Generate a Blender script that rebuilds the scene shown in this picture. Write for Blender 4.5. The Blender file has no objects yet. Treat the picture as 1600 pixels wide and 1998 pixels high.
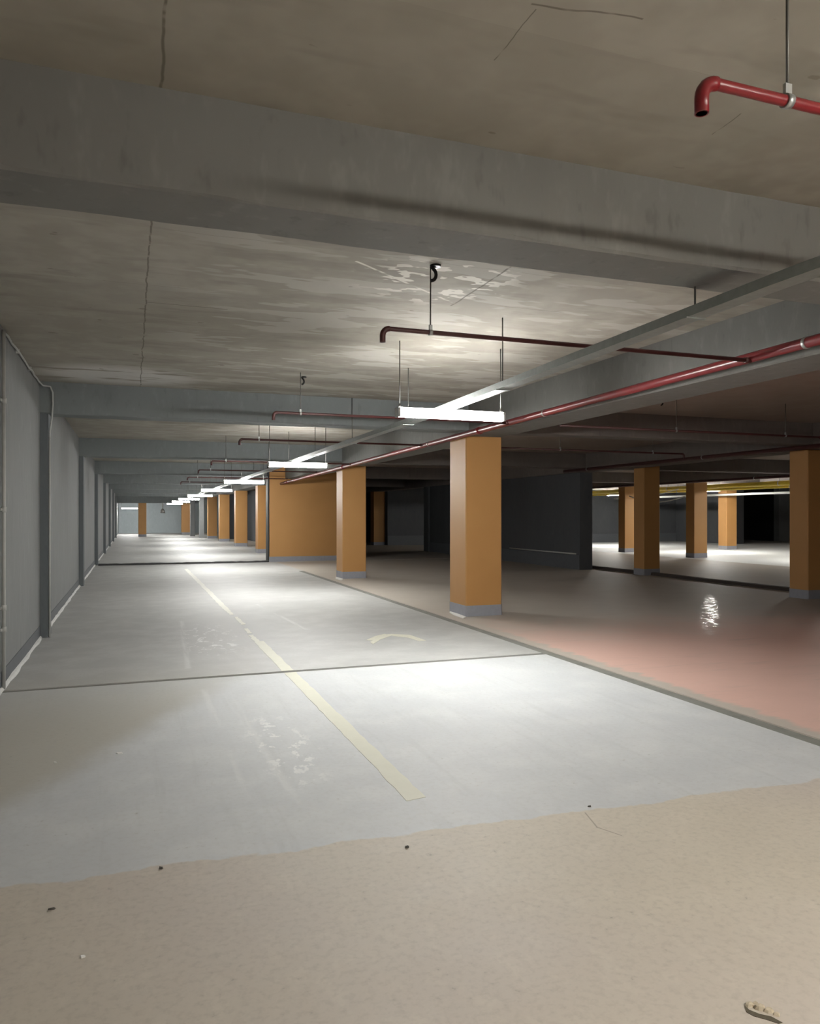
import bpy, math, random
from mathutils import Vector
random.seed(7)
scene = bpy.context.scene

# ------------------------------------------------------------------ camera, world, exposure
F_PX, CAM_H = 1490.0, 1.6
YAW = math.atan((800 - 258) / F_PX)
cam_data = bpy.data.cameras.new('camera')
cam_data.sensor_fit = 'HORIZONTAL'; cam_data.sensor_width = 36.0
cam_data.lens = F_PX / 1600 * 36.0
cam_data.shift_y = 6 / 1600
cam_data.clip_start = 0.05; cam_data.clip_end = 300
cam = bpy.data.objects.new('camera', cam_data)
cam.location = (0, 0, CAM_H); cam.rotation_euler = (math.pi / 2, 0, -YAW)
scene.collection.objects.link(cam); scene.camera = cam

world = bpy.data.worlds.new('world'); scene.world = world; world.use_nodes = True
world.node_tree.nodes['Background'].inputs[0].default_value = (0.0, 0.0, 0.0, 1)
world.node_tree.nodes['Background'].inputs[1].default_value = 0.0

scene.view_settings.view_transform = 'Standard'
scene.view_settings.look = 'None'
scene.view_settings.gamma = 1.0
scene.view_settings.use_curve_mapping = False
scene.view_settings.exposure = 0.0
LAMP = 340.0            # radiance of a tube diffuser
scene.cycles.use_light_tree = False
scene.cycles.max_bounces = 8
scene.cycles.diffuse_bounces = 6

# ------------------------------------------------------------------ dimensions (metres, X across, Y along the aisle)
CEIL = 3.34
WALL_X = -1.13
PIL_X = -1.03
BEAM_Y = [3.27 + 7.7 * k for k in range(-2, 8)]     # near faces of the transverse beams
BEAM_W, BEAM_Z = 0.38, 2.925
LB_Z = 2.845                                         # soffit of the long beams
BACK_Y, END_Y = -13.0, 72.0
RIGHT_X = 46.0


TH_S, TH_C = math.sin(YAW), math.cos(YAW)


def P(x, y, z=0.0):
    """where a point of the plan, read off the survey picture, stands in the room at height z"""
    d = F_PX * (z - CAM_H) / (1005 - y); r = (x - 800) / F_PX * d
    return d * TH_S + r * TH_C, d * TH_C - r * TH_S


# ------------------------------------------------------------------ node helpers
class NT:
    def __init__(self, name, rough=0.8, spec=0.3):
        self.m = bpy.data.materials.new(name); self.m.use_nodes = True
        self.t = self.m.node_tree; self.n = self.t.nodes; self.l = self.t.links
        self.b = self.n['Principled BSDF']
        self.b.inputs['Roughness'].default_value = rough
        self.b.inputs['Specular IOR Level'].default_value = spec
        self._pos = None

    def link(self, a, b): self.l.new(a, b)

    def pos(self):
        if self._pos is None:
            self._pos = self.n.new('ShaderNodeNewGeometry').outputs['Position']
        return self._pos

    def xyz(self):
        s = self.n.new('ShaderNodeSeparateXYZ'); self.link(self.pos(), s.inputs[0]); return s.outputs

    def mapped(self, scale=(1, 1, 1), loc=(0, 0, 0), rot=(0, 0, 0)):
        m = self.n.new('ShaderNodeMapping'); self.link(self.pos(), m.inputs[0])
        m.inputs['Scale'].default_value = scale; m.inputs['Location'].default_value = loc
        m.inputs['Rotation'].default_value = rot
        return m.outputs[0]

    def noise(self, scale, detail=4, rough=0.55, stretch=(1, 1, 1), loc=(0, 0, 0), dist=0.0):
        x = self.n.new('ShaderNodeTexNoise'); self.link(self.mapped(stretch, loc), x.inputs['Vector'])
        x.inputs['Scale'].default_value = scale; x.inputs['Detail'].default_value = detail
        x.inputs['Roughness'].default_value = rough; x.inputs['Distortion'].default_value = dist
        return x.outputs['Fac']

    def voronoi(self, scale, stretch=(1, 1, 1), feature='F1', loc=(0, 0, 0)):
        x = self.n.new('ShaderNodeTexVoronoi'); self.link(self.mapped(stretch, loc), x.inputs['Vector'])
        x.feature = feature; x.inputs['Scale'].default_value = scale
        return x.outputs['Distance']

    def math(self, op, a, b=0.0, c=None, clamp=False):
        x = self.n.new('ShaderNodeMath'); x.operation = op; x.use_clamp = clamp
        for i, v in enumerate((a, b, c)):
            if v is None: continue
            if isinstance(v, (int, float)): x.inputs[i].default_value = v
            else: self.link(v, x.inputs[i])
        return x.outputs[0]

    def step(self, v, lo, hi):          # smoothstep lo..hi -> 0..1 (lo may exceed hi)
        inv = lo > hi
        x = self.n.new('ShaderNodeMapRange'); x.interpolation_type = 'SMOOTHSTEP'
        self.link(v, x.inputs[0])
        x.inputs[1].default_value = min(lo, hi); x.inputs[2].default_value = max(lo, hi)
        x.inputs[3].default_value = 1.0 if inv else 0.0; x.inputs[4].default_value = 0.0 if inv else 1.0
        return x.outputs[0]

    def mix(self, fac, a, b, blend='MIX'):
        x = self.n.new('ShaderNodeMix'); x.data_type = 'RGBA'; x.blend_type = blend
        for sock, v in ((x.inputs[0], fac), (x.inputs[6], a), (x.inputs[7], b)):
            if isinstance(v, (int, float)): sock.default_value = v
            elif isinstance(v, (tuple, list)): sock.default_value = (*v, 1) if len(v) == 3 else v
            else: self.link(v, sock)
        return x.outputs[2]

    def mul(self, *a):
        o = a[0]
        for v in a[1:]: o = self.math('MULTIPLY', o, v)
        return o

    def color(self, c):
        if isinstance(c, (tuple, list)): self.b.inputs['Base Color'].default_value = (*c, 1)
        else: self.link(c, self.b.inputs['Base Color'])

    def bump(self, h, strength=0.2, dist=0.01):
        x = self.n.new('ShaderNodeBump'); x.inputs['Strength'].default_value = strength
        x.inputs['Distance'].default_value = dist; self.link(h, x.inputs['Height'])
        self.link(x.outputs[0], self.b.inputs['Normal'])


def dist_line(t, xs, ys, p, q):
    """distance of the point (xs, ys) from the segment p-q as a node value"""
    dx, dy = q[0] - p[0], q[1] - p[1]; L = math.hypot(dx, dy); ux, uy = dx / L, dy / L
    ax = t.math('SUBTRACT', xs, p[0]); ay = t.math('SUBTRACT', ys, p[1])
    along = t.math('ADD', t.mul(ax, ux), t.mul(ay, uy))
    across = t.math('ABSOLUTE', t.math('SUBTRACT', t.mul(ax, uy), t.mul(ay, ux)))
    over = t.math('MAXIMUM', t.math('SUBTRACT', along, L), t.math('MULTIPLY', along, -1.0))
    return t.math('MAXIMUM', across, over)


def ellipse(t, xs, ys, cx, cy, rx, ry, soft=0.4):
    a = t.math('DIVIDE', t.math('SUBTRACT', xs, cx), rx); b = t.math('DIVIDE', t.math('SUBTRACT', ys, cy), ry)
    r = t.math('SQRT', t.math('ADD', t.mul(a, a), t.mul(b, b)))
    return t.step(r, 1.0, 1.0 - soft)


# ------------------------------------------------------------------ materials
def plain(name, col, rough=0.6, metal=0.0, spec=0.4, var=0.12, scale=14.0):
    t = NT(name, rough, spec); t.b.inputs['Metallic'].default_value = metal
    n = t.noise(scale, 3)
    t.color(t.mix(n, tuple(c * (1 - var) for c in col), tuple(min(1, c * (1 + var)) for c in col)))
    return t.m


def make_floor_coat():
    t = NT('floor_concrete_coat', 0.6, 0.35)
    o = t.xyz(); X, Y = o[0], o[1]
    big = t.noise(0.45, 2, 0.5); med = t.noise(2.2, 3, 0.6); fine = t.noise(30, 2, 0.65)
    streak = t.noise(3.0, 3, 0.6, (3.2, 0.22, 1)); flake = t.noise(9, 3, 0.7, (1.0, 0.62, 1))
    coat = t.mix(big, (0.50, 0.515, 0.53), (0.575, 0.585, 0.59))
    coat = t.mix(t.step(med, 0.35, 0.75), coat, (0.60, 0.61, 0.61))
    coat = t.mix(t.mul(t.step(streak, 0.52, 0.72), 0.22), coat, (0.42, 0.43, 0.43))
    coat = t.mix(t.step(Y, 7.74, 7.78), coat, t.mix(t.step(med, 0.35, 0.7), (0.40, 0.40, 0.39), (0.475, 0.475, 0.462)))
    # bare tan concrete: everything this side of the ragged edge of the coat
    lim = t.math('ADD', t.math('MULTIPLY_ADD', med, 0.22, 3.52), t.mul(X, -0.045))
    lim = t.math('ADD', lim, t.mul(flake, 0.06))
    tan_mask = t.step(t.math('SUBTRACT', Y, lim), 0.012, -0.012)
    tan = t.mix(med, (0.525, 0.475, 0.395), (0.61, 0.555, 0.465))
    tan = t.mix(t.step(big, 0.35, 0.65), tan, (0.54, 0.485, 0.43))
    tan = t.mix(t.mul(t.step(flake, 0.5, 0.7), 0.35), tan, (0.63, 0.575, 0.49))
    # worn bare patch beside the left wall
    sd = t.math('SUBTRACT', t.mul(t.math('ADD', X, 0.66), 0.88), t.mul(t.math('SUBTRACT', Y, 4.58), 0.47))
    sd = t.math('ADD', sd, t.mul(t.math('SUBTRACT', med, 0.5), 0.25))
    worn = t.mul(t.step(sd, 0.16, -0.22), t.step(Y, 9.0, 6.0), 0.9)
    col = t.mix(worn, coat, (0.43, 0.41, 0.355))
    # flaked pale paint in the wheel track and round the gap in the line
    m1 = ellipse(t, X, Y, 0.98, 5.3, 0.30, 1.2, 0.7)
    m2 = ellipse(t, X, Y, 0.95, 10.2, 0.50, 1.8, 0.7)
    col = t.mix(t.mul(t.step(flake, 0.555, 0.61), t.math('MAXIMUM', m1, m2), 0.75), col, (0.78, 0.78, 0.76))
    m3 = ellipse(t, X, Y, 1.25, 11.2, 0.75, 2.2, 0.8)
    col = t.mix(t.mul(m3, t.step(med, 0.40, 0.62), 0.55), col, (0.36, 0.36, 0.35))
    for p, q in (((0.60, 4.4), (0.62, 7.2)), ((0.86, 4.2), (0.80, 7.0)), ((2.3, 10.5), (2.1, 13.8)), ((0.55, 8.3), (0.70, 12.0))):
        d = dist_line(t, X, Y, p, q)
        col = t.mix(t.mul(t.step(d, 0.05, 0.005), t.step(streak, 0.40, 0.6), 0.35), col, (0.70, 0.70, 0.68))
    col = t.mix(tan_mask, col, tan)
    # stains, specks, a hair crack
    sp = t.mul(t.step(fine, 0.68, 0.75), t.step(med, 0.45, 0.6))
    col = t.mix(t.mul(sp, 0.4), col, (0.22, 0.20, 0.17))
    for p, q in ((P(1142, 1586), P(1165, 1614)), (P(1165, 1614), P(1212, 1630))):
        d = dist_line(t, X, Y, p, q)
        col = t.mix(t.mul(t.step(d, 0.006, 0.002), 0.6), col, (0.20, 0.17, 0.13))
    col = t.mix(t.mul(t.step(fine, 0.42, 0.75), t.math('MULTIPLY_ADD', tan_mask, 0.14, 0.12)), col, (0.32, 0.29, 0.25))
    t.color(col)
    t.link(t.math('MULTIPLY_ADD', med, 0.25, 0.46), t.b.inputs['Roughness'])
    t.bump(t.noise(16, 1, 0.7), 0.25, 0.004)
    return t.m


def make_floor_warm():
    t = NT('floor_warm_concrete', 0.3, 0.4)
    o = t.xyz(); X, Y = o[0], o[1]
    med = t.noise(1.6, 3, 0.6); streak = t.noise(2.6, 3, 0.6, (0.35, 2.4, 1))
    beige = t.mix(med, (0.43, 0.385, 0.335), (0.50, 0.455, 0.40))
    pink = t.mix(med, (0.62, 0.405, 0.34), (0.70, 0.46, 0.39))
    pm = t.mul(t.step(t.math('ADD', Y, t.mul(med, 2.0)), 12.0, 8.4), t.step(t.math('ADD', X, t.mul(streak, 0.35)), 4.90, 5.02))
    pm = t.mul(pm, t.step(X, 13.0, 9.0))
    col = t.mix(pm, beige, pink)
    col = t.mix(t.mul(t.step(streak, 0.55, 0.8), 0.3), col, (0.38, 0.31, 0.27))
    # whiter floor in the far right aisle
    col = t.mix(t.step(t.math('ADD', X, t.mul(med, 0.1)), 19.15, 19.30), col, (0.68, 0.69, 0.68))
    t.color(col)
    wx, wy = P(1385, 1192)
    vx, vy = wx / math.hypot(wx, wy), wy / math.hypot(wx, wy)
    u = t.math('ADD', t.mul(t.math('SUBTRACT', X, wx), vx), t.mul(t.math('SUBTRACT', Y, wy), vy))
    v = t.math('SUBTRACT', t.mul(t.math('SUBTRACT', X, wx), vy), t.mul(t.math('SUBTRACT', Y, wy), vx))
    wet = t.mul(ellipse(t, u, v, 0, 0, 3.4, 0.20, 0.5), t.step(t.noise(8.0, 2, 0.6), 0.49, 0.57))     # a damp trail
    t.link(t.math('MULTIPLY_ADD', wet, -0.34, 0.58), t.b.inputs['Roughness'])
    t.b.inputs['Specular IOR Level'].default_value = 0.25
    t.bump(t.noise(6, 1, 0.6), 0.3, 0.005)
    return t.m


def make_ceiling():
    t = NT('ceiling_concrete', 0.85, 0.2)
    o = t.xyz(); X, Y = o[0], o[1]
    big = t.noise(0.5, 2, 0.55); med = t.noise(2.4, 3, 0.6); wide = t.noise(1.5, 3, 0.62, (0.55, 1.9, 1), (2.2, 0.4, 0))
    fleck = t.noise(5.5, 2, 0.6, (0.8, 1.6, 1))
    # boards of the formwork run across the aisle, each cast with its own tone
    brd = t.n.new('ShaderNodeTexWhiteNoise'); brd.noise_dimensions = '1D'
    t.link(t.math('FLOOR', t.math('DIVIDE', Y, 1.22)), brd.inputs['W'])
    col = t.mix(big, (0.29, 0.268, 0.225), (0.385, 0.363, 0.32))
    col = t.mix(t.step(med, 0.40, 0.66), col, (0.40, 0.378, 0.33))
    col = t.mix(t.mul(t.step(wide, 0.46, 0.34), 0.5), col, (0.24, 0.222, 0.19))
    col = t.mix(t.mul(brd.outputs['Value'], 0.35), col, (0.275, 0.257, 0.222))
    # pale skim patches, drawn out across the aisle
    zone = t.mul(t.step(Y, 4.0, 4.8), t.step(Y, 30, 10), t.step(X, -0.2, 0.9), t.step(X, 6.5, 4.0))
    col = t.mix(t.mul(t.step(wide, 0.535, 0.565), zone, 0.7), col, (0.47, 0.455, 0.415))
    z2 = ellipse(t, X, Y, -0.15, 10.2, 1.15, 0.85, 0.5)
    col = t.mix(t.mul(z2, t.step(wide, 0.40, 0.47), 0.8), col, (0.66, 0.65, 0.63))
    z3 = ellipse(t, X, Y, 2.15, 5.25, 0.75, 0.75, 0.6)
    col = t.mix(t.mul(z3, t.step(fleck, 0.56, 0.585)), col, (0.80, 0.78, 0.72))
    d = dist_line(t, X, Y, (1.45, 5.05), (2.45, 5.75))
    col = t.mix(t.mul(t.step(d, 0.016, 0.006), t.step(fleck, 0.40, 0.5)), col, (0.78, 0.76, 0.70))
    col = t.mix(t.step(X, 5.2, 5.3), col, t.mix(med, (0.28, 0.225, 0.19), (0.37, 0.31, 0.265)))  # shade of the bays past the long beam, painted as darker brown
    # seams and cracks
    wob = t.math('MULTIPLY_ADD', med, 0.05, -0.025)
    Xw = t.math('ADD', X, wob); Yw = t.math('ADD', Y, wob)
    dark = None
    segs = [((0.11, 0), (0.10, 12), .006), ((1.28, 2.30), (1.68, 2.24), .0045), ((2.49, 5.85), (2.50, 4.80), .008),
            ((0.12, 6.6), (0.75, 6.6), .006), (P(1045, 18, CEIL), P(965, 118, CEIL), .0022), (P(1445, 222, CEIL), P(1390, 262, CEIL), .003), (P(1100, 610, CEIL), P(985, 598, CEIL), .003)]
    for p, q, w in segs:
        m = t.step(dist_line(t, Xw, Yw, p, q), w * 1.5, w * 0.4)
        dark = m if dark is None else t.math('MAXIMUM', dark, m)
    seam = t.math('ABSOLUTE', t.math('SUBTRACT', t.math('FRACT', t.math('DIVIDE', Yw, 1.22)), 0.5))
    sm = t.mul(t.step(seam, 0.496, 0.499), t.step(wide, 0.48, 0.6), 0.5)
    dark = t.math('MAXIMUM', t.mul(dark, t.step(fleck, 0.28, 0.45)), sm)
    col = t.mix(t.mul(dark, 0.7), col, (0.11, 0.10, 0.08))
    sp = t.step(fleck, 0.735, 0.76)
    col = t.mix(t.mul(sp, 0.45), col, (0.14, 0.12, 0.10))
    t.color(col)
    return t.m


def make_grey(name, a, b, rough=0.8, vert=1.0, blotch=0.0):
    t = NT(name, rough, 0.25)
    n = t.noise(1.3, 3, 0.6, (1, 1, 0.35)); n2 = t.noise(9, 3, 0.65, (1, 1, 0.4))
    col = t.mix(n, a, b)
    col = t.mix(t.mul(t.step(n2, 0.52, 0.75), 0.3 + blotch), col, tuple(min(1, c * 1.2) for c in b))
    col = t.mix(t.mul(t.step(n2, 0.42, 0.25), 0.3 + blotch), col, tuple(c * 0.75 for c in a))
    t.color(col)
    return t.m


def make_orange():
    t = NT('orange_paint', 0.55, 0.35)
    n = t.noise(1.1, 2, 0.55)
    col = t.mix(n, (0.40, 0.203, 0.068), (0.475, 0.254, 0.092))
    sc = t.step(t.noise(6, 2, 0.6, (1, 1, 0.6)), 0.68, 0.74)
    col = t.mix(t.mul(sc, 0.25), col, (0.40, 0.20, 0.08))
    t.color(col)
    return t.m


def make_line_paint():
    t = NT('worn_yellow_line_paint', 0.6, 0.3)
    o = t.xyz(); X, Y = o[0], o[1]
    n = t.noise(9, 4, 0.6); f = t.noise(22, 4, 0.7)
    col = t.mix(n, (0.62, 0.61, 0.50), (0.69, 0.68, 0.58))
    col = t.mix(t.step(Y, 8, 16), col, (0.66, 0.65, 0.58))
    t.color(col)
    return t.m


def emit(name, col, strength):
    t = NT(name, 0.5)
    t.b.inputs['Base Color'].default_value = (0.9, 0.9, 0.9, 1)
    t.b.inputs['Emission Color'].default_value = (*col, 1)
    t.b.inputs['Emission Strength'].default_value = strength
    return t.m


M = {}
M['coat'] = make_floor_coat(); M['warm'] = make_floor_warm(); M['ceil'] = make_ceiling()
M['wall'] = make_grey('grey_plaster', (0.195, 0.20, 0.20), (0.255, 0.262, 0.264))
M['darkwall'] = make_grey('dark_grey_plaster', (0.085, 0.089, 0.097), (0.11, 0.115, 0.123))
M['pil'] = make_grey('grey_paint_pilaster', (0.125, 0.138, 0.145), (0.16, 0.175, 0.182))
M['beam'] = make_grey('beam_concrete', (0.145, 0.144, 0.134), (0.19, 0.189, 0.178), blotch=0.2)
M['beamblue'] = make_grey('painted_beam', (0.165, 0.18, 0.182), (0.205, 0.222, 0.225), blotch=0.1)
M['beamdim'] = make_grey('dim_bay_beam', (0.155, 0.136, 0.125), (0.205, 0.182, 0.168), blotch=0.1)  # beam concrete with the dimness of the right bays put into its colour
M['endwall'] = make_grey('pale_blue_plaster', (0.42, 0.47, 0.49), (0.48, 0.53, 0.55))
M['band'] = plain('grey_base_paint', (0.27, 0.275, 0.31), 0.6)
M['kerb'] = plain('dark_brown_kerb', (0.055, 0.042, 0.036), 0.8)
M['basegrey'] = plain('dado_grey_paint', (0.12, 0.128, 0.14), 0.7)
M['cove'] = plain('white_cove', (0.62, 0.62, 0.60), 0.7, var=0.2, scale=8)
M['orange'] = make_orange()
M['joint'] = plain('joint_sealant', (0.20, 0.20, 0.18), 0.75, var=0.3, scale=5)
M['blackrubber'] = plain('black_rubber', (0.035, 0.035, 0.035), 0.7)
M['red'] = plain('red_pipe_paint', (0.17, 0.011, 0.015), 0.32, spec=0.5)
M['darkred'] = plain('oxide_red_pipe_paint', (0.055, 0.013, 0.012), 0.45, spec=0.5)
M['steel'] = plain('galvanised_steel', (0.42, 0.43, 0.42), 0.42, 0.75)
M['zinc'] = plain('tray_zinc', (0.23, 0.245, 0.23), 0.5, 0.2, var=0.2, scale=20)
M['rod'] = plain('threaded_rod_steel', (0.13, 0.125, 0.115), 0.5, 0.5)
M['black'] = plain('black_iron', (0.018, 0.017, 0.016), 0.5, 0.3)
M['cable'] = plain('grey_cable_sheath', (0.46, 0.465, 0.455), 0.6)
M['conduit'] = plain('pale_conduit', (0.50, 0.50, 0.48), 0.55)
M['housing'] = plain('lamp_housing_grey', (0.55, 0.55, 0.54), 0.5)
M['line'] = make_line_paint()
M['arrow'] = plain('arrow_paint', (0.62, 0.605, 0.50), 0.65, var=0.15, scale=30)
M['paper'] = plain('white_scrap', (0.78, 0.77, 0.74), 0.8)
M['chip'] = plain('concrete_chip', (0.52, 0.45, 0.34), 0.9, var=0.25, scale=60)
M['hole'] = plain('broken_concrete', (0.10, 0.085, 0.06), 0.95, var=0.4, scale=50)
M['pebble'] = plain('dark_grit', (0.09, 0.085, 0.075), 0.9, var=0.4, scale=80)
M['yellow'] = plain('yellow_gas_pipe', (0.55, 0.42, 0.05), 0.4)
M['passagedark'] = plain('passage_darkness', (0.012, 0.012, 0.014), 0.8)  # near-black colour stands in for the darkness inside the passage
M['tube'] = emit('lit_tube', (1.0, 0.995, 0.965), LAMP)
M['tubewarm'] = emit('lit_tube_warm', (1.0, 0.95, 0.86), LAMP * 1.1)
M['tubestrong'] = emit('lit_tube_strong', (1.0, 0.98, 0.92), LAMP * 1.7)
M['cover'] = emit('glowing_cover', (1.0, 0.995, 0.965), LAMP * 0.058)


# ------------------------------------------------------------------ mesh helpers
class MB:
    def __init__(self): self.v, self.f, self.sm = [], [], []

    def poly(self, pts, smooth=False):
        b = len(self.v); self.v += [tuple(p) for p in pts]; self.f.append(tuple(range(b, b + len(pts)))); self.sm.append(smooth)

    def box(self, x0, x1, y0, y1, z0, z1):
        b = len(self.v)
        self.v += [(x0, y0, z0), (x1, y0, z0), (x1, y1, z0), (x0, y1, z0), (x0, y0, z1), (x1, y0, z1), (x1, y1, z1), (x0, y1, z1)]
        for q in ((0, 3, 2, 1), (4, 5, 6, 7), (0, 1, 5, 4), (1, 2, 6, 5), (2, 3, 7, 6), (3, 0, 4, 7)):
            self.f.append(tuple(b + i for i in q)); self.sm.append(False)
        return self

    def prism(self, pts, z0, z1):       # counter-clockwise outline
        n = len(pts); b = len(self.v)
        self.v += [(x, y, z0) for x, y in pts] + [(x, y, z1) for x, y in pts]
        self.f.append(tuple(b + i for i in reversed(range(n)))); self.f.append(tuple(b + n + i for i in range(n))); self.sm += [False, False]
        for i in range(n):
            j = (i + 1) % n; self.f.append((b + i, b + j, b + n + j, b + n + i)); self.sm.append(False)
        return self

    def chambox(self, x0, x1, y0, y1, z0, z1, c=0.02):
        return self.prism([(x0 + c, y0), (x1 - c, y0), (x1, y0 + c), (x1, y1 - c), (x1 - c, y1), (x0 + c, y1), (x0, y1 - c), (x0, y0 + c)], z0, z1)

    def tube(self, pts, r, seg=12, caps=True):
        pts = [Vector(p) for p in pts]; n = len(pts); rings = []
        up = None
        for i, p in enumerate(pts):
            d = (pts[min(i + 1, n - 1)] - pts[max(i - 1, 0)]).normalized()
            if up is None:
                ref = Vector((0, 0, 1)) if abs(d.z) < 0.9 else Vector((1, 0, 0))
                up = (ref - d * ref.dot(d)).normalized()
            else:
                up = (up - d * up.dot(d)).normalized()
            side = d.cross(up)
            k = 1.0
            rr = r[i] if isinstance(r, (list, tuple)) else r
            b = len(self.v)
            for s in range(seg):
                a = 2 * math.pi * s / seg
                self.v.append(tuple(p + (up * math.cos(a) + side * math.sin(a)) * rr * k))
            rings.append(b)
        for i in range(n - 1):
            for s in range(seg):
                t = (s + 1) % seg
                self.f.append((rings[i] + s, rings[i] + t, rings[i + 1] + t, rings[i + 1] + s)); self.sm.append(True)
        if caps:
            self.f.append(tuple(rings[0] + s for s in reversed(range(seg)))); self.f.append(tuple(rings[-1] + s for s in range(seg))); self.sm += [False, False]
        return self

    def build(self, name, mat, parent=None, loc=None):
        me = bpy.data.meshes.new(name)
        off = Vector((0, 0, 0))
        if parent is not None: off = world_loc(parent)
        elif loc is not None: off = Vector(loc)
        me.from_pydata([(x - off.x, y - off.y, z - off.z) for x, y, z in self.v], [], self.f)
        me.polygons.foreach_set('use_smooth', self.sm)
        me.update()
        me.materials.append(M[mat] if isinstance(mat, str) else mat)
        ob = bpy.data.objects.new(name, me); scene.collection.objects.link(ob)
        if parent is not None: ob.parent = parent
        elif loc is not None: ob.location = loc
        return ob


def world_loc(o):
    v = Vector((0, 0, 0))
    while o is not None: v += Vector(o.location); o = o.parent
    return v


def tag(o, label=None, cat=None, group=None, kind=None):
    for k, v in (('label', label), ('category', cat), ('group', group), ('kind', kind)):
        if v: o[k] = v
    return o


def thing(name, label, cat, loc, group=None):
    o = bpy.data.objects.new(name, None); scene.collection.objects.link(o); o.location = loc
    o.empty_display_size = 0.1
    return tag(o, label, cat, group)


def copy_tree(o, loc, label, parent=None):
    c = o.copy(); scene.collection.objects.link(c)
    if parent is None: c.location = loc; c['label'] = label
    else: c.parent = parent
    for ch in list(o.children): copy_tree(ch, None, None, c)
    return c


def struct(o): o['kind'] = 'structure'; return o


# ------------------------------------------------------------------ floor: sunk bed with slabs laid on it, joints between them
floor = MB().box(WALL_X - 0.3, RIGHT_X, BACK_Y, END_Y, -0.30, -0.010).build('floor', 'joint'); struct(floor)
GX0, GX1 = 4.47, 4.62
J0, J1 = 7.715, 7.805


def slab(x0, x1, y0, y1, mat): MB().box(x0, x1, y0, y1, -0.010, 0.0).build('floor_slab', mat, floor)


slab(WALL_X, GX0, BACK_Y, J0, 'coat')
slab(WALL_X, GX0, J1, 26.0, 'coat')
slab(WALL_X, 5.6, 26.12, END_Y, 'coat')
slab(GX0, GX1, 21.6, 26.0, 'coat')
slab(GX1, 12.9, BACK_Y, 26.0, 'warm')
slab(5.6, 12.9, 26.12, END_Y, 'warm')
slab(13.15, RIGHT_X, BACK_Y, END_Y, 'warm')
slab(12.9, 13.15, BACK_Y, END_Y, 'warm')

# ------------------------------------------------------------------ ceiling with its beams
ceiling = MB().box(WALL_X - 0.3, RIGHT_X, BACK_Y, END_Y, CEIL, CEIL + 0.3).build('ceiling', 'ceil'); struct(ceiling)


def beam_x(y0, x0, x1, w, zb, mat, name='beam', chips=0.006):
    """a cast beam across the aisle with slightly uneven arrises"""
    mb = MB(); n = max(2, int((x1 - x0) / 0.22)); rng = random.Random(int(y0 * 100) + 5)
    c = 0.014
    rows = []
    for i in range(n + 1):
        x = x0 + (x1 - x0) * i / n
        j = lambda a=chips: rng.uniform(-a, a)
        b = len(mb.v)
        mb.v += [(x, y0 + j(0.004), CEIL + 0.02), (x, y0 + j(), zb + c + j()), (x, y0 + c + j(), zb + j(0.003)),
                 (x, y0 + w - c + j(), zb + j(0.003)), (x, y0 + w + j(), zb + c + j()), (x, y0 + w + j(0.004), CEIL + 0.02)]
        rows.append(b)
    for a, b in zip(rows, rows[1:]):
        for k in range(5):
            mb.f.append((a + k, b + k, b + k + 1, a + k + 1)); mb.sm.append(False)
    mb.f.append(tuple(rows[0] + k for k in range(6))); mb.f.append(tuple(rows[-1] + k for k in reversed(range(6)))); mb.sm += [False] * 2
    return mb.build(name, mat, ceiling)


for i, y in enumerate(BEAM_Y):
    if y > 64: continue
    beam_x(y, WALL_X - 0.05, 5.0, BEAM_W, BEAM_Z, 'beam' if y < 9 else 'beamblue')
    beam_x(y, 5.5, 26.2, BEAM_W, BEAM_Z, 'beamdim')
beam_x(59.85, WALL_X - 0.05, 5.0, 0.85, 2.50, 'beamblue')


def beam_y(x0, w, y0, y1, zb, mat, name='long_beam'):
    c = 0.014
    mb = MB(); prof = [(x0, CEIL + .02), (x0, zb + c), (x0 + c, zb), (x0 + w - c, zb), (x0 + w, zb + c), (x0 + w, CEIL + .02)]
    n = len(prof); b = 0
    mb.v = [(x, y0, z) for x, z in prof] + [(x, y1, z) for x, z in prof]
    for k in range(n - 1): mb.f.append((k, k + 1, n + k + 1, n + k)); mb.sm.append(False)
    mb.f.append(tuple(range(n - 1, -1, -1))); mb.f.append(tuple(range(n, 2 * n))); mb.sm += [False] * 2
    return mb.build(name, mat, ceiling)


beam_y(4.97, 0.58, BACK_Y, 63.2, LB_Z, 'beam')
beam_y(12.10, 0.55, BACK_Y, 60, LB_Z, 'beamdim')
beam_y(19.75, 0.60, BACK_Y, 38.4, LB_Z, 'beamdim')
beam_y(26.0, 0.60, BACK_Y, 38.4, LB_Z, 'beamdim')

# ------------------------------------------------------------------ walls
wall_left = MB().box(WALL_X - 0.3, WALL_X, BACK_Y, END_Y, 0, CEIL).build('wall_left', 'wall'); struct(wall_left)
for y in BEAM_Y:
    if y > 70: continue
    MB().chambox(WALL_X - 0.02, PIL_X, y + 0.03, y + 0.40, 0, BEAM_Z + 0.01, 0.012).build('pilaster', 'pil', wall_left)
bb = MB().box(WALL_X - 0.01, WALL_X + 0.006, BACK_Y, END_Y, 0.0, 0.16).build('baseboard_left', 'basegrey'); struct(bb)
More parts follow.
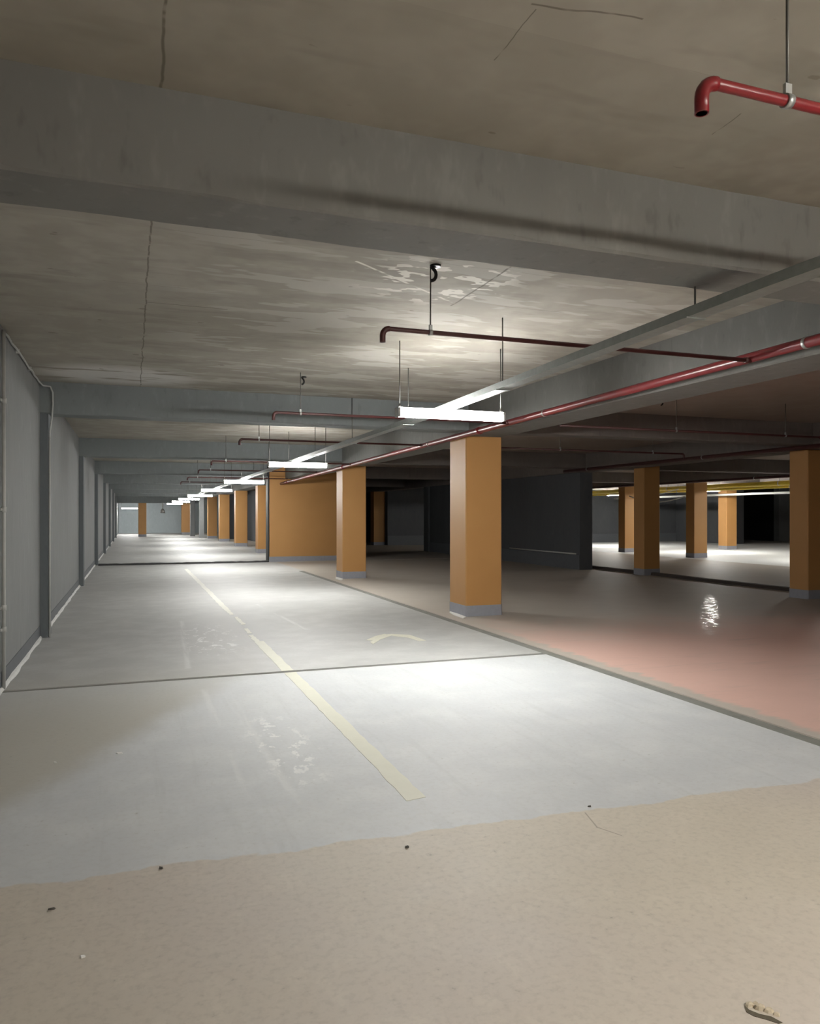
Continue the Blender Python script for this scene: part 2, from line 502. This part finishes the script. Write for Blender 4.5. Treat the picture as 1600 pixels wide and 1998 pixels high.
# white mortar cove, broken at the pilasters
ys = [BACK_Y] + [v for y in BEAM_Y for v in (y + 0.03, y + 0.40)] + [END_Y]
for a, b in zip(ys[0::2], ys[1::2]):
    if b <= a: continue
    mb = MB(); n = max(2, int((b - a) / 0.25)); rng = random.Random(int(a * 10))
    prev = None
    for i in range(n + 1):
        y = a + (b - a) * i / n; w = 0.035 + rng.uniform(-0.01, 0.012); h = 0.03 + rng.uniform(-0.008, 0.01)
        k = len(mb.v); mb.v += [(WALL_X, y, 0), (WALL_X + w, y, 0.0), (WALL_X + w * .6, y, h * .55), (WALL_X, y, h)]
        if prev is not None:
            for q in range(4): mb.f.append((prev + q, prev + (q + 1) % 4, k + (q + 1) % 4, k + q)); mb.sm.append(False)
        else: mb.f.append((k, k + 1, k + 2, k + 3)); mb.sm.append(False)
        prev = k
    mb.f.append((prev + 3, prev + 2, prev + 1, prev)); mb.sm.append(False)
    mb.build('mortar_cove', 'cove', bb)

struct(MB().box(WALL_X - 0.3, 12.0, END_Y - 0.3, END_Y, 0, CEIL).build('wall_end', 'endwall'))
struct(MB().box(WALL_X - 0.3, RIGHT_X, BACK_Y, BACK_Y + 0.3, 0, CEIL).build('wall_back', 'wall'))
struct(MB().box(RIGHT_X - 0.3, RIGHT_X, BACK_Y, END_Y, 0, CEIL).build('wall_right', 'darkwall'))

# dark wall between the second bay and the area behind it
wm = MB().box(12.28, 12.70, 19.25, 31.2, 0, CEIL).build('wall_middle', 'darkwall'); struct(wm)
MB().box(12.255, 12.28, 19.25, 31.2, 0.0, 0.42).build('dado', 'basegrey', wm)
MB().box(12.20, 12.28, 31.2, 31.75, 0, CEIL).build('wall_pier', 'pil', wm)
rail = MB().tube([(12.235, 19.4, 0.46), (12.235, 23.6, 0.46)], 0.022, 8)
for y in (19.7, 21.5, 23.3): rail.box(12.24, 12.28, y - .03, y + .03, 0.44, 0.48)
tag(rail.build('wall_rail', 'conduit'), 'pale thin rail low on the dark grey wall behind the nearest pillar', 'rail')

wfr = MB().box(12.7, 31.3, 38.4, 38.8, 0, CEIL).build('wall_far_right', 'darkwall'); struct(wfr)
MB().box(12.7, 31.3, 38.36, 38.4, 0, 0.5).build('dado', 'basegrey', wfr)
wsr = struct(MB().box(37.4, RIGHT_X - 0.3, 36.4, 36.8, 0, CEIL).build('wall_side_right', 'wall'))
dr = struct(MB().box(31.3, 37.7, 44.0, 44.3, 0, CEIL).build('wall_passage', 'passagedark'))
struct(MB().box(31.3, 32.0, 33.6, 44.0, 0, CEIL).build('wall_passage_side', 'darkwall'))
struct(MB().box(37.4, 37.7, 36.8, 44.0, 0, CEIL).build('wall_passage_far', 'passagedark'))

# rear dim room to the left of the dark wall
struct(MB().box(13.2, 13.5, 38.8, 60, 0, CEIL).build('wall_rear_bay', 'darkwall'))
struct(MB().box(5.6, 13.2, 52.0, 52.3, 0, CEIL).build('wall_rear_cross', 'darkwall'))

struct(MB().box(7.0, 7.2, 26.6, 52.0, 0, CEIL).build('wall_light_block', 'darkwall'))  # wall added to keep aisle light out of the rear bay

# orange shear wall by the expansion joint
blk = thing('shear_wall', 'broad orange painted wall block with grey base behind the second pillar', 'wall', (4.42, 26.25, 0))
MB().box(4.42, 6.86, 26.25, 26.6, 0.17, CEIL).build('panel', 'orange', blk)
MB().box(4.41, 6.87, 26.24, 26.61, 0, 0.17).build('base_band', 'band', blk)
MB().box(4.36, 4.405, 26.22, 26.62, 0, CEIL).build('joint_strip', 'blackrubber', blk)

# ------------------------------------------------------------------ pillars
def pillar(x0, y0, w, d, label, cat='pillar', group='orange pillars', band=True, mat='orange', top=LB_Z):
    t = thing('pillar', label, cat, (x0 + w / 2, y0 + d / 2, 0), group)
    MB().chambox(x0, x0 + w, y0, y0 + d, 0.16 if band else 0, top, 0.018).build('shaft', mat, t)
    if band: MB().chambox(x0 - .006, x0 + w + .006, y0 - .006, y0 + d + .006, 0, 0.17, 0.02).build('base_band', 'band', t)
    return t


pillar(4.94, 11.0, 0.63, 0.66, 'nearest orange pillar with grey base, below the first hanging tube light')
pillar(4.97, 18.62, 0.62, 0.62, 'second orange pillar along the aisle, right of the broad orange wall block')
pillar(4.95, 32.3, 0.60, 0.62, 'orange pillar just left of the broad orange wall block, half hidden by it')
pillar(4.95, 39.6, 0.60, 0.62, 'orange pillar beyond the wall block, second to its left')
pillar(4.95, 47.2, 0.60, 0.62, 'orange pillar beyond the wall block, third to its left')
pillar(4.85, 53.6, 0.60, 0.62, 'orange pillar beyond the wall block, fourth to its left')
pillar(4.42, 55.2, 0.32, 0.5, 'slim grey pillar deep in the aisle beside orange ones', group='grey pillars', band=False, mat='wall', top=CEIL)
pillar(4.10, 59.5, 0.35, 0.4, 'pale grey pillar deep in the aisle, the farther of two', group='grey pillars', band=False, mat='wall', top=CEIL)
pillar(3.85, 66.0, 0.95, 0.6, 'bright orange wide pillar at the far right end of aisle', top=CEIL)
pillar(0.43, 60.0, 0.56, 0.6, 'orange pillar standing alone at the far end of the aisle', top=2.50)
pillar(12.06, 11.05, 0.70, 0.44, 'dark orange pillar cut by the right edge of the picture')
pillar(12.74, 16.9, 0.52, 0.44, 'brown shadowed pillar between the dark wall and right edge', top=CEIL)
pillar(19.74, 23.2, 0.62, 0.46, 'pillar with dark left face and bright right face, nearer of two', group='half lit pillars')
pillar(19.90, 27.7, 0.58, 0.46, 'pillar with dark left face and bright right face, beside the dark wall', group='half lit pillars')
pillar(25.85, 28.2, 0.60, 0.55, 'bright orange pillar beside the black opening at far right')
pillar(12.0, 38.6, 0.60, 0.6, 'dim brown pillar in the dark rear bay, left of two')
pillar(12.62, 38.9, 0.55, 0.6, 'dim brown pillar in the dark rear bay, right of two')

# ------------------------------------------------------------------ suspended tube lights
def light_fixture(cx, cy, z, label, mat='tube', length=1.16, rods=True, group='tube lights along the aisle', top=CEIL):
    t = thing('tube_light', label, 'light', (cx, cy, z), group)
    h = length / 2
    # housing: shallow trapezoid tray on top of the diffuser
    prof = [(-0.047, 0.012), (-0.030, 0.050), (0.030, 0.050), (0.047, 0.012)]
    mb = MB(); n = 4
    mb.v = [(cx - h, cy + a, z + b) for a, b in prof] + [(cx + h, cy + a, z + b) for a, b in prof]
    for k in range(n): mb.f.append((k, (k + 1) % n, n + (k + 1) % n, n + k)); mb.sm.append(False)
    mb.f += [(3, 2, 1, 0), (4, 5, 6, 7)]; mb.sm += [False] * 2
    mb.build('housing', 'cover', t)
    # diffuser: rounded trough below
    mb = MB(); seg = 5; R = 0.052
    ring = [(R * math.cos(math.pi + math.pi * k / seg), 0.012 + 0.06 * math.sin(math.pi + math.pi * k / seg)) for k in range(seg + 1)]
    L = h - 0.012; n = len(ring)
    mb.v = [(cx - L, cy + a, z + b) for a, b in ring] + [(cx + L, cy + a, z + b) for a, b in ring]
    for k in range(n - 1): mb.f.append((k, n + k, n + k + 1, k + 1)); mb.sm.append(True)
    mb.f.append((0, n - 1, 2 * n - 1, n)); mb.f.append(tuple(range(n))); mb.f.append(tuple(reversed(range(n, 2 * n)))); mb.sm += [False] * 3
    mb.build('diffuser', mat, t)
    for s in (-1, 1):
        mb = MB(); mb.box(cx + s * h - 0.012, cx + s * h + 0.012, cy - 0.055, cy + 0.055, z - 0.045, z + 0.045); mb.build('end_cap', 'housing', t)
    if rods:
        for s in (-1, 1):
            x = cx + s * (h - 0.02)
            r = MB().tube([(x, cy, z + 0.045), (x, cy, top)], 0.006, 6).build('hanging_rod', 'rod', t)
            MB().tube([(x, cy, z + 0.045), (x, cy, z + 0.085)], 0.013, 6).build('turnbuckle', 'rod', r)
    return t


LX = 3.07
names = ['nearest lit tube light hanging in front of the nearest pillar', 'second lit tube light hanging left of the second pillar',
         'third lit tube light in the row along the aisle', 'fourth lit tube light in the row along the aisle',
         'fifth lit tube light in the row along the aisle', 'sixth lit tube light in the row, far down the aisle',
         'seventh lit tube light in the row, far down the aisle', 'last lit tube light of the row near the end wall']
zs = [2.625, 2.585, 2.565, 2.555, 2.53, 2.52, 2.50, 2.47]
for k in range(8):
    light_fixture(LX, 7.2 + 7.7 * k, zs[k], names[k])
light_fixture(3.02, -0.5, 2.63, 'lit tube light just behind the camera, right of it', 'tubewarm')
light_fixture(3.02, -8.2, 2.63, 'lit tube light far behind the camera', 'tubewarm')
light_fixture(-0.2, 66.5, 2.14, 'lit tube light on the end wall left of the lone far pillar', length=1.25)
light_fixture(23.4, 26.5, 2.66, 'lit tube light between the half lit pillars and the black opening', mat='tubestrong', group='tube lights in the far right aisle').rotation_euler.z = math.pi / 2
light_fixture(23.5, 33.6, 2.66, 'lit tube light seen just right of the dark grey wall', mat='tubestrong', group='tube lights in the far right aisle').rotation_euler.z = math.pi / 2
light_fixture(23.4, 19.4, 2.66, 'lit tube light hidden behind the pillar at the right edge', mat='tubestrong', group='tube lights in the far right aisle').rotation_euler.z = math.pi / 2

# ------------------------------------------------------------------ cable tray above the row of lights
def tray_z(y): return 2.755 - 0.016 * (y - 3.0) if y < 8 else 2.675 - 0.0025 * (y - 8)


tray = thing('cable_tray', 'long narrow galvanised cable tray hung above the tube lights', 'cable tray', (LX, 3.5, 2.7))
TY = [-12.5, 3.0, 8.0, 20.0, 35.0, 50.0, 59.5]


def strip(xa, xb, dz0, dz1):
    mb = MB(); prev = None
    for y in TY:
        z = tray_z(max(y, 2.0)); k = len(mb.v)
        mb.v += [(xa, y, z + dz0), (xb, y, z + dz0), (xb, y, z + dz1), (xa, y, z + dz1)]
        if prev is not None:
            for q in range(4): mb.f.append((prev + q, prev + (q + 1) % 4, k + (q + 1) % 4, k + q)); mb.sm.append(False)
        else: mb.f.append((k + 3, k + 2, k + 1, k)); mb.sm.append(False)
        prev = k
    mb.f.append((prev, prev + 1, prev + 2, prev + 3)); mb.sm.append(False)
    return mb


strip(LX - 0.055, LX + 0.055, 0.0, 0.004).build('tray_bed', 'zinc', tray)
strip(LX - 0.057, LX - 0.053, 0.0, 0.055).build('side_rail', 'zinc', tray)
strip(LX + 0.053, LX + 0.057, 0.0, 0.055).build('side_rail', 'zinc', tray)
for k, dx in enumerate((-0.03, 0.0, 0.028)):
    pts = []; y = -12.0
    while y < 59:
        pts.append((LX + dx + random.uniform(-.008, .008), y, tray_z(max(y, 2.0)) + 0.018 + random.uniform(0, .012))); y += 0.6 if y < 20 else 3
    MB().tube(pts, 0.011, 6).build('cable', 'cable', tray)
y = 1.15
while y < 59:
    z = tray_z(max(y, 2))
    r = MB().tube([(LX, y, z - 0.006), (LX, y, CEIL if not any(b - .02 < y < b + BEAM_W + .02 for b in BEAM_Y) else BEAM_Z)], 0.006, 6).build('hanging_rod', 'rod', tray)
    MB().box(LX - 0.07, LX + 0.07, y - 0.012, y + 0.012, z - 0.008, z).build('cross_bracket', 'zinc', r)
    y += 2.45

# ------------------------------------------------------------------ sprinkler pipes
MX = 4.79


def main_z(y): return 2.907 - 0.0105 * (y - 4.0)


main = thing('main_pipe', 'long red main fire pipe running along the beam above the pillars', 'pipe', (MX, 4, 2.85))
MB().tube([(MX, -12.6, main_z(-12.6)), (MX, 4, main_z(4)), (MX, 26.1, main_z(26.1))], 0.042, 18).build('pipe_run', 'red', main)
for y in (3.1, 10.2, 17.9, 24.9, -4.5):
    MB().tube([(MX, y - 0.05, main_z(y)), (MX, y + 0.05, main_z(y))], 0.052, 16).build('coupling', 'red', main)
for y in (1.0, 4.4, 8.3, 12.2, 16.1, 20.0, 23.9):
    z = main_z(y)
    c = MB(); c.tube([(MX, y - 0.014, z), (MX, y + 0.014, z)], 0.047, 16); c.box(MX + 0.03, 4.985, y - 0.012, y + 0.012, z + 0.02, z + 0.032)
    c.build('bracket', 'steel', main)

main2 = thing('main_pipe', 'dark main pipe crossing above the brown shadowed pillar', 'pipe', (11.72, 12, 2.85))
MB().tube([(11.72, -12.6, 2.86), (11.72, 19.2, 2.86)], 0.042, 12).build('pipe_run', 'darkred', main2)
for y in (3, 9, 13.5, 18):
    c = MB(); c.tube([(11.72, y - .014, 2.86), (11.72, y + .014, 2.86)], 0.047, 12); c.box(11.74, 12.11, y - .012, y + .012, 2.88, 2.892); c.build('bracket', 'steel', main2)

main3 = thing('main_pipe', 'dark red pipe high above the half lit pillars', 'pipe', (19.5, 20, 2.85))
MB().tube([(19.5, 2, 2.83), (19.5, 38.3, 2.83)], 0.045, 10).build('pipe_run', 'darkred', main3)
for y in (14, 20, 26, 32):
    c = MB(); c.tube([(19.5, y - .014, 2.83), (19.5, y + .014, 2.83)], 0.05, 10); c.box(19.52, 19.76, y - .012, y + .012, 2.86, 2.872); c.build('bracket', 'steel', main3)


def arc_end(x, y, z, side, r=0.05, drop=0.045):
    """pipe end curving down; side -1 for a left end, +1 for a right end"""
    pts = []
    for k in range(7):
        a = math.pi / 2 * k / 6
        pts.append((x - side * r + side * r * math.sin(a), y, z - r + r * math.cos(a)))
    pts.append((x, y, z - r - drop))
    return pts


def branch(y, z, xl, mat, label, rod_x=1.93, right=True, xr=10.35):
    t = thing('branch_pipe', label, 'pipe', (xl, y, z), 'branch sprinkler pipes')
    R = 0.0165
    left = arc_end(xl, y, z, -1)
    MB().tube([(MX, y, z)] + left, R, 12).build('pipe_run', mat, t)
    MB().tube(left[:8][0:7] + [left[7]], R + 0.004, 12).build('elbow', mat, t)
    MB().tube([(MX - 0.075, y, z), (MX - 0.02, y, z)], R + 0.007, 12).build('tee_socket', mat, t)
    if right:
        re = arc_end(xr, y, z, 1)
        MB().tube([(5.56, y, z)] + re, R, 10).build('pipe_run', mat, t)
        MB().tube(re, R + 0.004, 10).build('elbow', mat, t)
    xs = [rod_x] + ([7.52, 9.6] if right else [])
    for x in xs:
        c = MB(); c.tube([(x - 0.012, y, z), (x + 0.012, y, z)], R + 0.005, 12)
        c.box(x - 0.012, x + 0.012, y - 0.006, y + 0.006, z + R, z + R + 0.035)
        cl = c.build('clamp', 'steel', t)
        MB().tube([(x, y, z + R + 0.02), (x, y, CEIL)], 0.005, 6).build('hanging_rod', 'rod', cl)
    return t


def by(px, py, z): return P(px, py, z)


b1 = P(1380, 160, 2.85); b2 = P(752, 641, 2.87); b3 = P(540, 803, 2.85); b4 = P(476, 857, 2.82)
branch(b1[1], 2.85, 1.54, 'red', 'red branch pipe hanging near the top right corner of the picture', 1.86)
branch(b2[1], 2.87, 1.60, 'darkred', 'dark red branch pipe with black ceiling hook above the nearest light', 1.95)
branch(b3[1], 2.84, 1.60, 'darkred', 'dull red branch pipe just behind the nearest tube light')
branch(b4[1], 2.82, 1.62, 'darkred', 'thin dark branch pipe above the second tube light')
lab = ['dark branch pipe above the third beam, before it', 'dark branch pipe just past the third beam', 'dark branch pipe before the fourth beam', 'dark branch pipe just past the fourth beam']
for k, (yy, l) in enumerate(zip((17.1, 20.6, 24.8, 28.3), lab)):
    branch(yy, 2.78, 1.62, 'darkred', l, right=False)

# ceiling hooks
def hook(x, y, label, s=1.0):
    t = thing('ceiling_hook', label, 'hook', (x, y, CEIL), 'ceiling hooks')
    MB().tube([(x, y, CEIL), (x, y, CEIL - 0.012 * s)], 0.03 * s, 10).build('base_plate', 'black', t)
    pts = [(x, y, CEIL - 0.005)] + [(x - 0.028 * s + 0.03 * s * math.cos(a), y, CEIL - 0.055 * s + 0.035 * s * math.sin(a)) for a in [math.pi / 2 - math.pi * k / 8 for k in range(9)]]
    MB().tube(pts, 0.010 * s, 8).build('hook_bar', 'black', t)
    return t


hook(1.985, b2[1] - 0.01, 'black ceiling hook above the dark red branch pipe', 1.25)
hx = P(593, 735, CEIL); hook(hx[0], hx[1], 'small dark ceiling hook left of the nearest tube light', 1.1)
hx = P(1293, 778, CEIL); hook(hx[0], hx[1], 'small black ceiling hook in the dark bay under red pipe', 1.1)

# ------------------------------------------------------------------ conduits on the left wall
cy = 7.86
cd = thing('wall_conduit', 'pale vertical conduit on the left wall at the floor joint', 'conduit', (WALL_X + 0.02, cy, 0))
MB().tube([(WALL_X + 0.022, cy, 0), (WALL_X + 0.022, cy, 3.30)], 0.016, 10).build('pipe_run', 'conduit', cd)
for z in (0.55, 0.75, 1.65, 2.65):
    c = MB(); c.tube([(WALL_X + 0.022, cy, z - .025), (WALL_X + 0.022, cy, z + .025)], 0.022, 10); c.box(WALL_X, WALL_X + 0.012, cy - .05, cy + .05, z - .012, z + .012)
    c.build('clip', 'conduit', cd)
wc = thing('wall_cable', 'pale cable along the top of left wall, dropping down the first pilaster', 'cable', (WALL_X + 0.02, 9, CEIL))
pts = [(WALL_X + 0.02, cy + 0.02, 3.28)]
for k in range(1, 12):
    u = k / 12; pts.append((WALL_X + 0.02 + random.uniform(0, .012), cy + u * 3.1, 3.30 - 0.02 * random.random()))
pts += [(WALL_X + 0.04, 10.93, 3.28), (PIL_X + 0.03, 10.93, 3.27), (PIL_X + 0.055, 10.94, 3.20), (PIL_X + 0.06, 10.94, 3.05), (PIL_X + 0.045, 10.95, 2.86), (PIL_X + 0.018, 10.99, 2.70), (PIL_X + 0.018, 11.0, 2.60)]
MB().tube(pts, 0.011, 8).build('cable_run', 'cable', wc)
MB().tube([(PIL_X + 0.016, 11.0, 2.66), (PIL_X + 0.016, 11.0, 0.0)], 0.013, 8).build('conduit_drop', 'conduit', wc)
for y in (8.8, 9.8): MB().box(WALL_X, WALL_X + 0.035, y - .015, y + .015, 3.27, 3.315).build('clip', 'conduit', wc)

# ------------------------------------------------------------------ markings on the floor
mb = MB(); rng = random.Random(3)


def stroke(pairs):
    prev = None
    for (xa, ya), (xb, yb) in pairs:
        k = len(mb.v); mb.v += [(xa, ya, 0.0), (xb, yb, 0.0), (xb, yb, 0.0018), (xa, ya, 0.0018)]
        if prev is not None:
            for q in range(1, 4): mb.f.append((prev + q, prev + (q + 1) % 4, k + (q + 1) % 4, k + q)); mb.sm.append(False)
        else: mb.f.append((k, k + 1, k + 2, k + 3)); mb.sm.append(False)
        prev = k
    mb.f.append((prev + 3, prev + 2, prev + 1, prev)); mb.sm.append(False)


def stroke_between(y0, y1, wear=0.006, x0=1.445, x1=1.565, stp=0.11):
    n = max(2, int((y1 - y0) / stp)); out = []
    for i in range(n + 1):
        y = y0 + (y1 - y0) * i / n
        out.append(((x0 + rng.uniform(-wear, wear), y), (x1 + rng.uniform(-wear, wear), y + (0.02 if i == 0 and y0 < 5 else 0))))
    stroke(out)


stroke_between(4.02, 7.71); stroke_between(7.81, 9.75)
stroke_between(9.75, 10.3, 0.015, 1.45, 1.52); stroke_between(10.45, 10.9, 0.012, 1.47, 1.53)
stroke_between(11.3, 12.2, 0.014, 1.50, 1.56); stroke_between(12.5, 13.0, 0.016, 1.47, 1.545)
stroke_between(13.0, 23.6, 0.010, 1.45, 1.55, 0.2)
tag(mb.build('lane_line', 'line'), 'long worn pale yellow line painted along the floor', 'floor marking')

arrow = thing('floor_arrow', 'small pale yellow chevron arrow painted on the floor before the nearest pillar', 'floor marking', (*P(760, 1245), 0))


def decal(pix, name, mat, parent, h=0.002):
    pts = [P(x, y) for x, y in pix]
    ar = sum(pts[i][0] * pts[(i + 1) % len(pts)][1] - pts[(i + 1) % len(pts)][0] * pts[i][1] for i in range(len(pts)))
    if ar < 0: pts.reverse()
    return MB().prism(pts, 0.0, h).build(name, mat, parent)


decal([(714, 1249), (733, 1241), (750, 1237), (765, 1240), (742, 1248), (728, 1257), (722, 1253), (727, 1250)], 'stroke', 'arrow', arrow)
decal([(752, 1238), (764, 1237), (800, 1239), (832, 1250), (818, 1251), (795, 1244), (766, 1241)], 'stroke', 'arrow', arrow)

mb = MB(); n = 24; prev = None
for i in range(n + 1):
    y = 11.5 + (20.6 - 11.5) * i / n; j = random.uniform(-.006, .006); k = len(mb.v)
    mb.v += [(12.96, y, 0), (12.97, y, 0.075 + j), (13.12, y, 0.075 + j), (13.13, y, 0)]
    if prev is not None:
        for q in range(4): mb.f.append((prev + q, k + q, k + (q + 1) % 4, prev + (q + 1) % 4)); mb.sm.append(False)
    else: mb.f.append((k, k + 1, k + 2, k + 3)); mb.sm.append(False)
    prev = k
mb.f.append((prev + 3, prev + 2, prev + 1, prev)); mb.sm.append(False)
tag(mb.build('kerb_strip', 'kerb'), 'low dark brown kerb strip on the floor between the right pillars', 'kerb')

# speed bump / joint cover across the aisle
mb = MB(); n = 40; prev = None
for i in range(n + 1):
    x = WALL_X + 0.12 + (4.36 - WALL_X - 0.12) * i / n; k = len(mb.v); j = random.uniform(-.008, .008)
    mb.v += [(x, 25.98, -.01), (x, 26.0, 0.05 + j), (x, 26.12, 0.055 + j), (x, 26.16, -.01)]
    if prev is not None:
        for q in range(4): mb.f.append((prev + q, prev + (q + 1) % 4, k + (q + 1) % 4, k + q)); mb.sm.append(False)
    else: mb.f.append((k, k + 1, k + 2, k + 3)); mb.sm.append(False)
    prev = k
mb.f.append((prev + 3, prev + 2, prev + 1, prev)); mb.sm.append(False)
tag(mb.build('joint_cover', 'blackrubber'), 'dark raised joint cover strip across the aisle before the wall block', 'joint cover')

# ------------------------------------------------------------------ far right aisle: yellow pipes, sagging cable, frames
for k, (x, z, r) in enumerate(((21.6, 2.73, 0.085), (22.1, 2.62, 0.05))):
    t = thing('gas_pipe', ['thick yellow pipe under the ceiling of the far right aisle', 'thinner yellow pipe below the thick one in the far right aisle'][k], 'pipe', (x, 20, z), 'yellow pipes')
    MB().tube([(x, 12, z), (x, 38.3, z)], r, 12).build('pipe_run', 'yellow', t)
    for y in (15, 21, 27, 33):
        c = MB(); c.tube([(x, y - .02, z), (x, y + .02, z)], r + 0.008, 12)
        cl = c.build('clamp', 'steel', t)
        MB().tube([(x, y, z + r - 0.01), (x, y, CEIL)], 0.008, 6).build('hanging_rod', 'rod', cl)
t = thing('service_pipe', 'pale grey pipe beside the yellow pipes near the black opening', 'pipe', (24.5, 20, 2.8))
MB().tube([(25.2, 12, 2.52), (25.2, 36, 2.52)], 0.05, 10).build('pipe_run', 'conduit', t)
for y in (16, 24, 32): MB().tube([(25.2, y, 2.55), (25.2, y, CEIL)], 0.01, 6).build('hanging_rod', 'rod', t)


def sag(p, q, drop, r, label, name='sagging_cable'):
    pts = []
    for k in range(13):
        u = k / 12; pts.append((p[0] + (q[0] - p[0]) * u, p[1] + (q[1] - p[1]) * u, p[2] + (q[2] - p[2]) * u - drop * 4 * u * (1 - u)))
    tag(MB().tube(pts, r, 6).build(name, 'conduit'), label, 'cable')


sag((20.15, 27.72, 2.42), (20.1, 23.63, 2.47), 0.30, 0.025, 'pale cable sagging between the two half lit pillars')
sag((20.487, 28.0, 2.30), (21.50, 26.2, 2.70), 0.05, 0.02, 'thin cable crossing the lit face of the farther half lit pillar')

# ------------------------------------------------------------------ small things lying about
def scrap(px, py, w, d, label, mat='paper', h=0.004, seed=0, name='paper_scrap', cat='litter', group='scraps on the floor'):
    rng = random.Random(seed); cx, cy2 = P(px, py); n = 7
    pts = [(cx + w * (0.7 + 0.5 * rng.random()) * math.cos(2 * math.pi * i / n), cy2 + d * (0.7 + 0.5 * rng.random()) * math.sin(2 * math.pi * i / n)) for i in range(n)]
    mb = MB(); b = 0
    mb.v = [(x, y, 0.0) for x, y in pts] + [(x * .85 + cx * .15, y * .85 + cy2 * .15, h * (0.5 + rng.random())) for x, y in pts]
    mb.f.append(tuple(range(n, 2 * n))); mb.f.append(tuple(reversed(range(n)))); mb.sm += [False] * 2
    for i in range(n): j = (i + 1) % n; mb.f.append((i, j, n + j, n + i)); mb.sm.append(False)
    tag(mb.build(name, mat), label, cat, group)


scrap(233, 1470, 0.026, 0.016, 'white scrap on the floor at left, the larger one', seed=1)
scrap(107, 1488, 0.009, 0.009, 'tiny white speck on the floor near the left edge', seed=2)
scrap(161, 1867, 0.012, 0.011, 'small pale scrap on tan floor near the bottom left', seed=3)
tag(decal([(879, 1193), (909, 1204.5), (904, 1207), (887, 1201), (877, 1195.5)], 'plaster_splash', 'paper', None, 0.012), 'white plaster splash at the left foot of nearest pillar', 'litter', 'scraps on the floor')
tag(decal([(655, 1126), (669.5, 1130), (666, 1132.5), (655, 1130)], 'plaster_splash', 'paper', None, 0.012), 'white plaster splash at the left foot of second pillar', 'litter', 'scraps on the floor')
scrap(794, 1654, 0.010, 0.008, 'dark pebble on tan floor below the end of the yellow line', 'pebble', 0.008, 6, 'pebble', group='pebbles on the floor')
scrap(314, 1695, 0.012, 0.007, 'dark pebble at the edge of the grey floor, lower left', 'pebble', 0.008, 7, 'pebble', group='pebbles on the floor')
scrap(102, 1774, 0.016, 0.007, 'dark crumb on tan floor near the left edge', 'pebble', 0.007, 8, 'pebble', group='pebbles on the floor')
scrap(1150, 1574, 0.010, 0.010, 'dark speck at the edge of grey floor right of the line', 'pebble', 0.006, 9, 'pebble', group='pebbles on the floor')

# broken spot in the floor near the bottom right
ch = thing('floor_break', 'broken spot with loose concrete flakes and dark gap at bottom right', 'floor damage', (*P(1490, 1972), 0))
decal([(1452, 1962), (1462, 1971), (1482, 1979), (1505, 1984), (1527, 1996), (1520, 1998), (1495, 1990), (1470, 1983), (1456, 1975)], 'gap', 'hole', ch, 0.0015)
rng = random.Random(11)
for (x, y, w, d, h) in ((1462, 1962, .018, .012, .010), (1482, 1968, .020, .016, .014), (1500, 1972, .017, .013, .010), (1515, 1980, .012, .010, .007), (1474, 1958, .012, .008, .007)):
    cx, cy2 = P(x, y); n = 8; mb = MB()
    a = [rng.uniform(.75, 1.2) for _ in range(n)]
    mb.v = [(cx + w * a[i] * math.cos(2 * math.pi * i / n), cy2 + d * a[i] * math.sin(2 * math.pi * i / n), 0) for i in range(n)] + \
           [(cx + .7 * w * a[i] * math.cos(2 * math.pi * i / n), cy2 + .7 * d * a[i] * math.sin(2 * math.pi * i / n), h * rng.uniform(.6, 1)) for i in range(n)] + [(cx, cy2, h)]
    for i in range(n):
        j = (i + 1) % n; mb.f += [(i, j, n + j, n + i), (n + i, n + j, 2 * n)]; mb.sm += [False] * 2
    mb.f.append(tuple(reversed(range(n)))); mb.sm.append(False)
    mb.build('flake', 'chip', ch)

# small dark fitting hanging at the far end
t = thing('hanging_fitting', 'small dark fitting hanging before the pale end wall of the aisle', 'fitting', (2.3, 64.5, 2.5))
MB().tube([(2.3, 64.5, 2.10), (2.3, 64.5, CEIL)], 0.03, 6).build('drop_rod', 'rod', t)
MB().tube([(2.3, 64.5, 2.12), (2.3, 64.5, 1.98), (2.3, 64.5, 1.75)], [0.05, 0.16, 0.20], 8).build('fitting_body', 'rod', t)
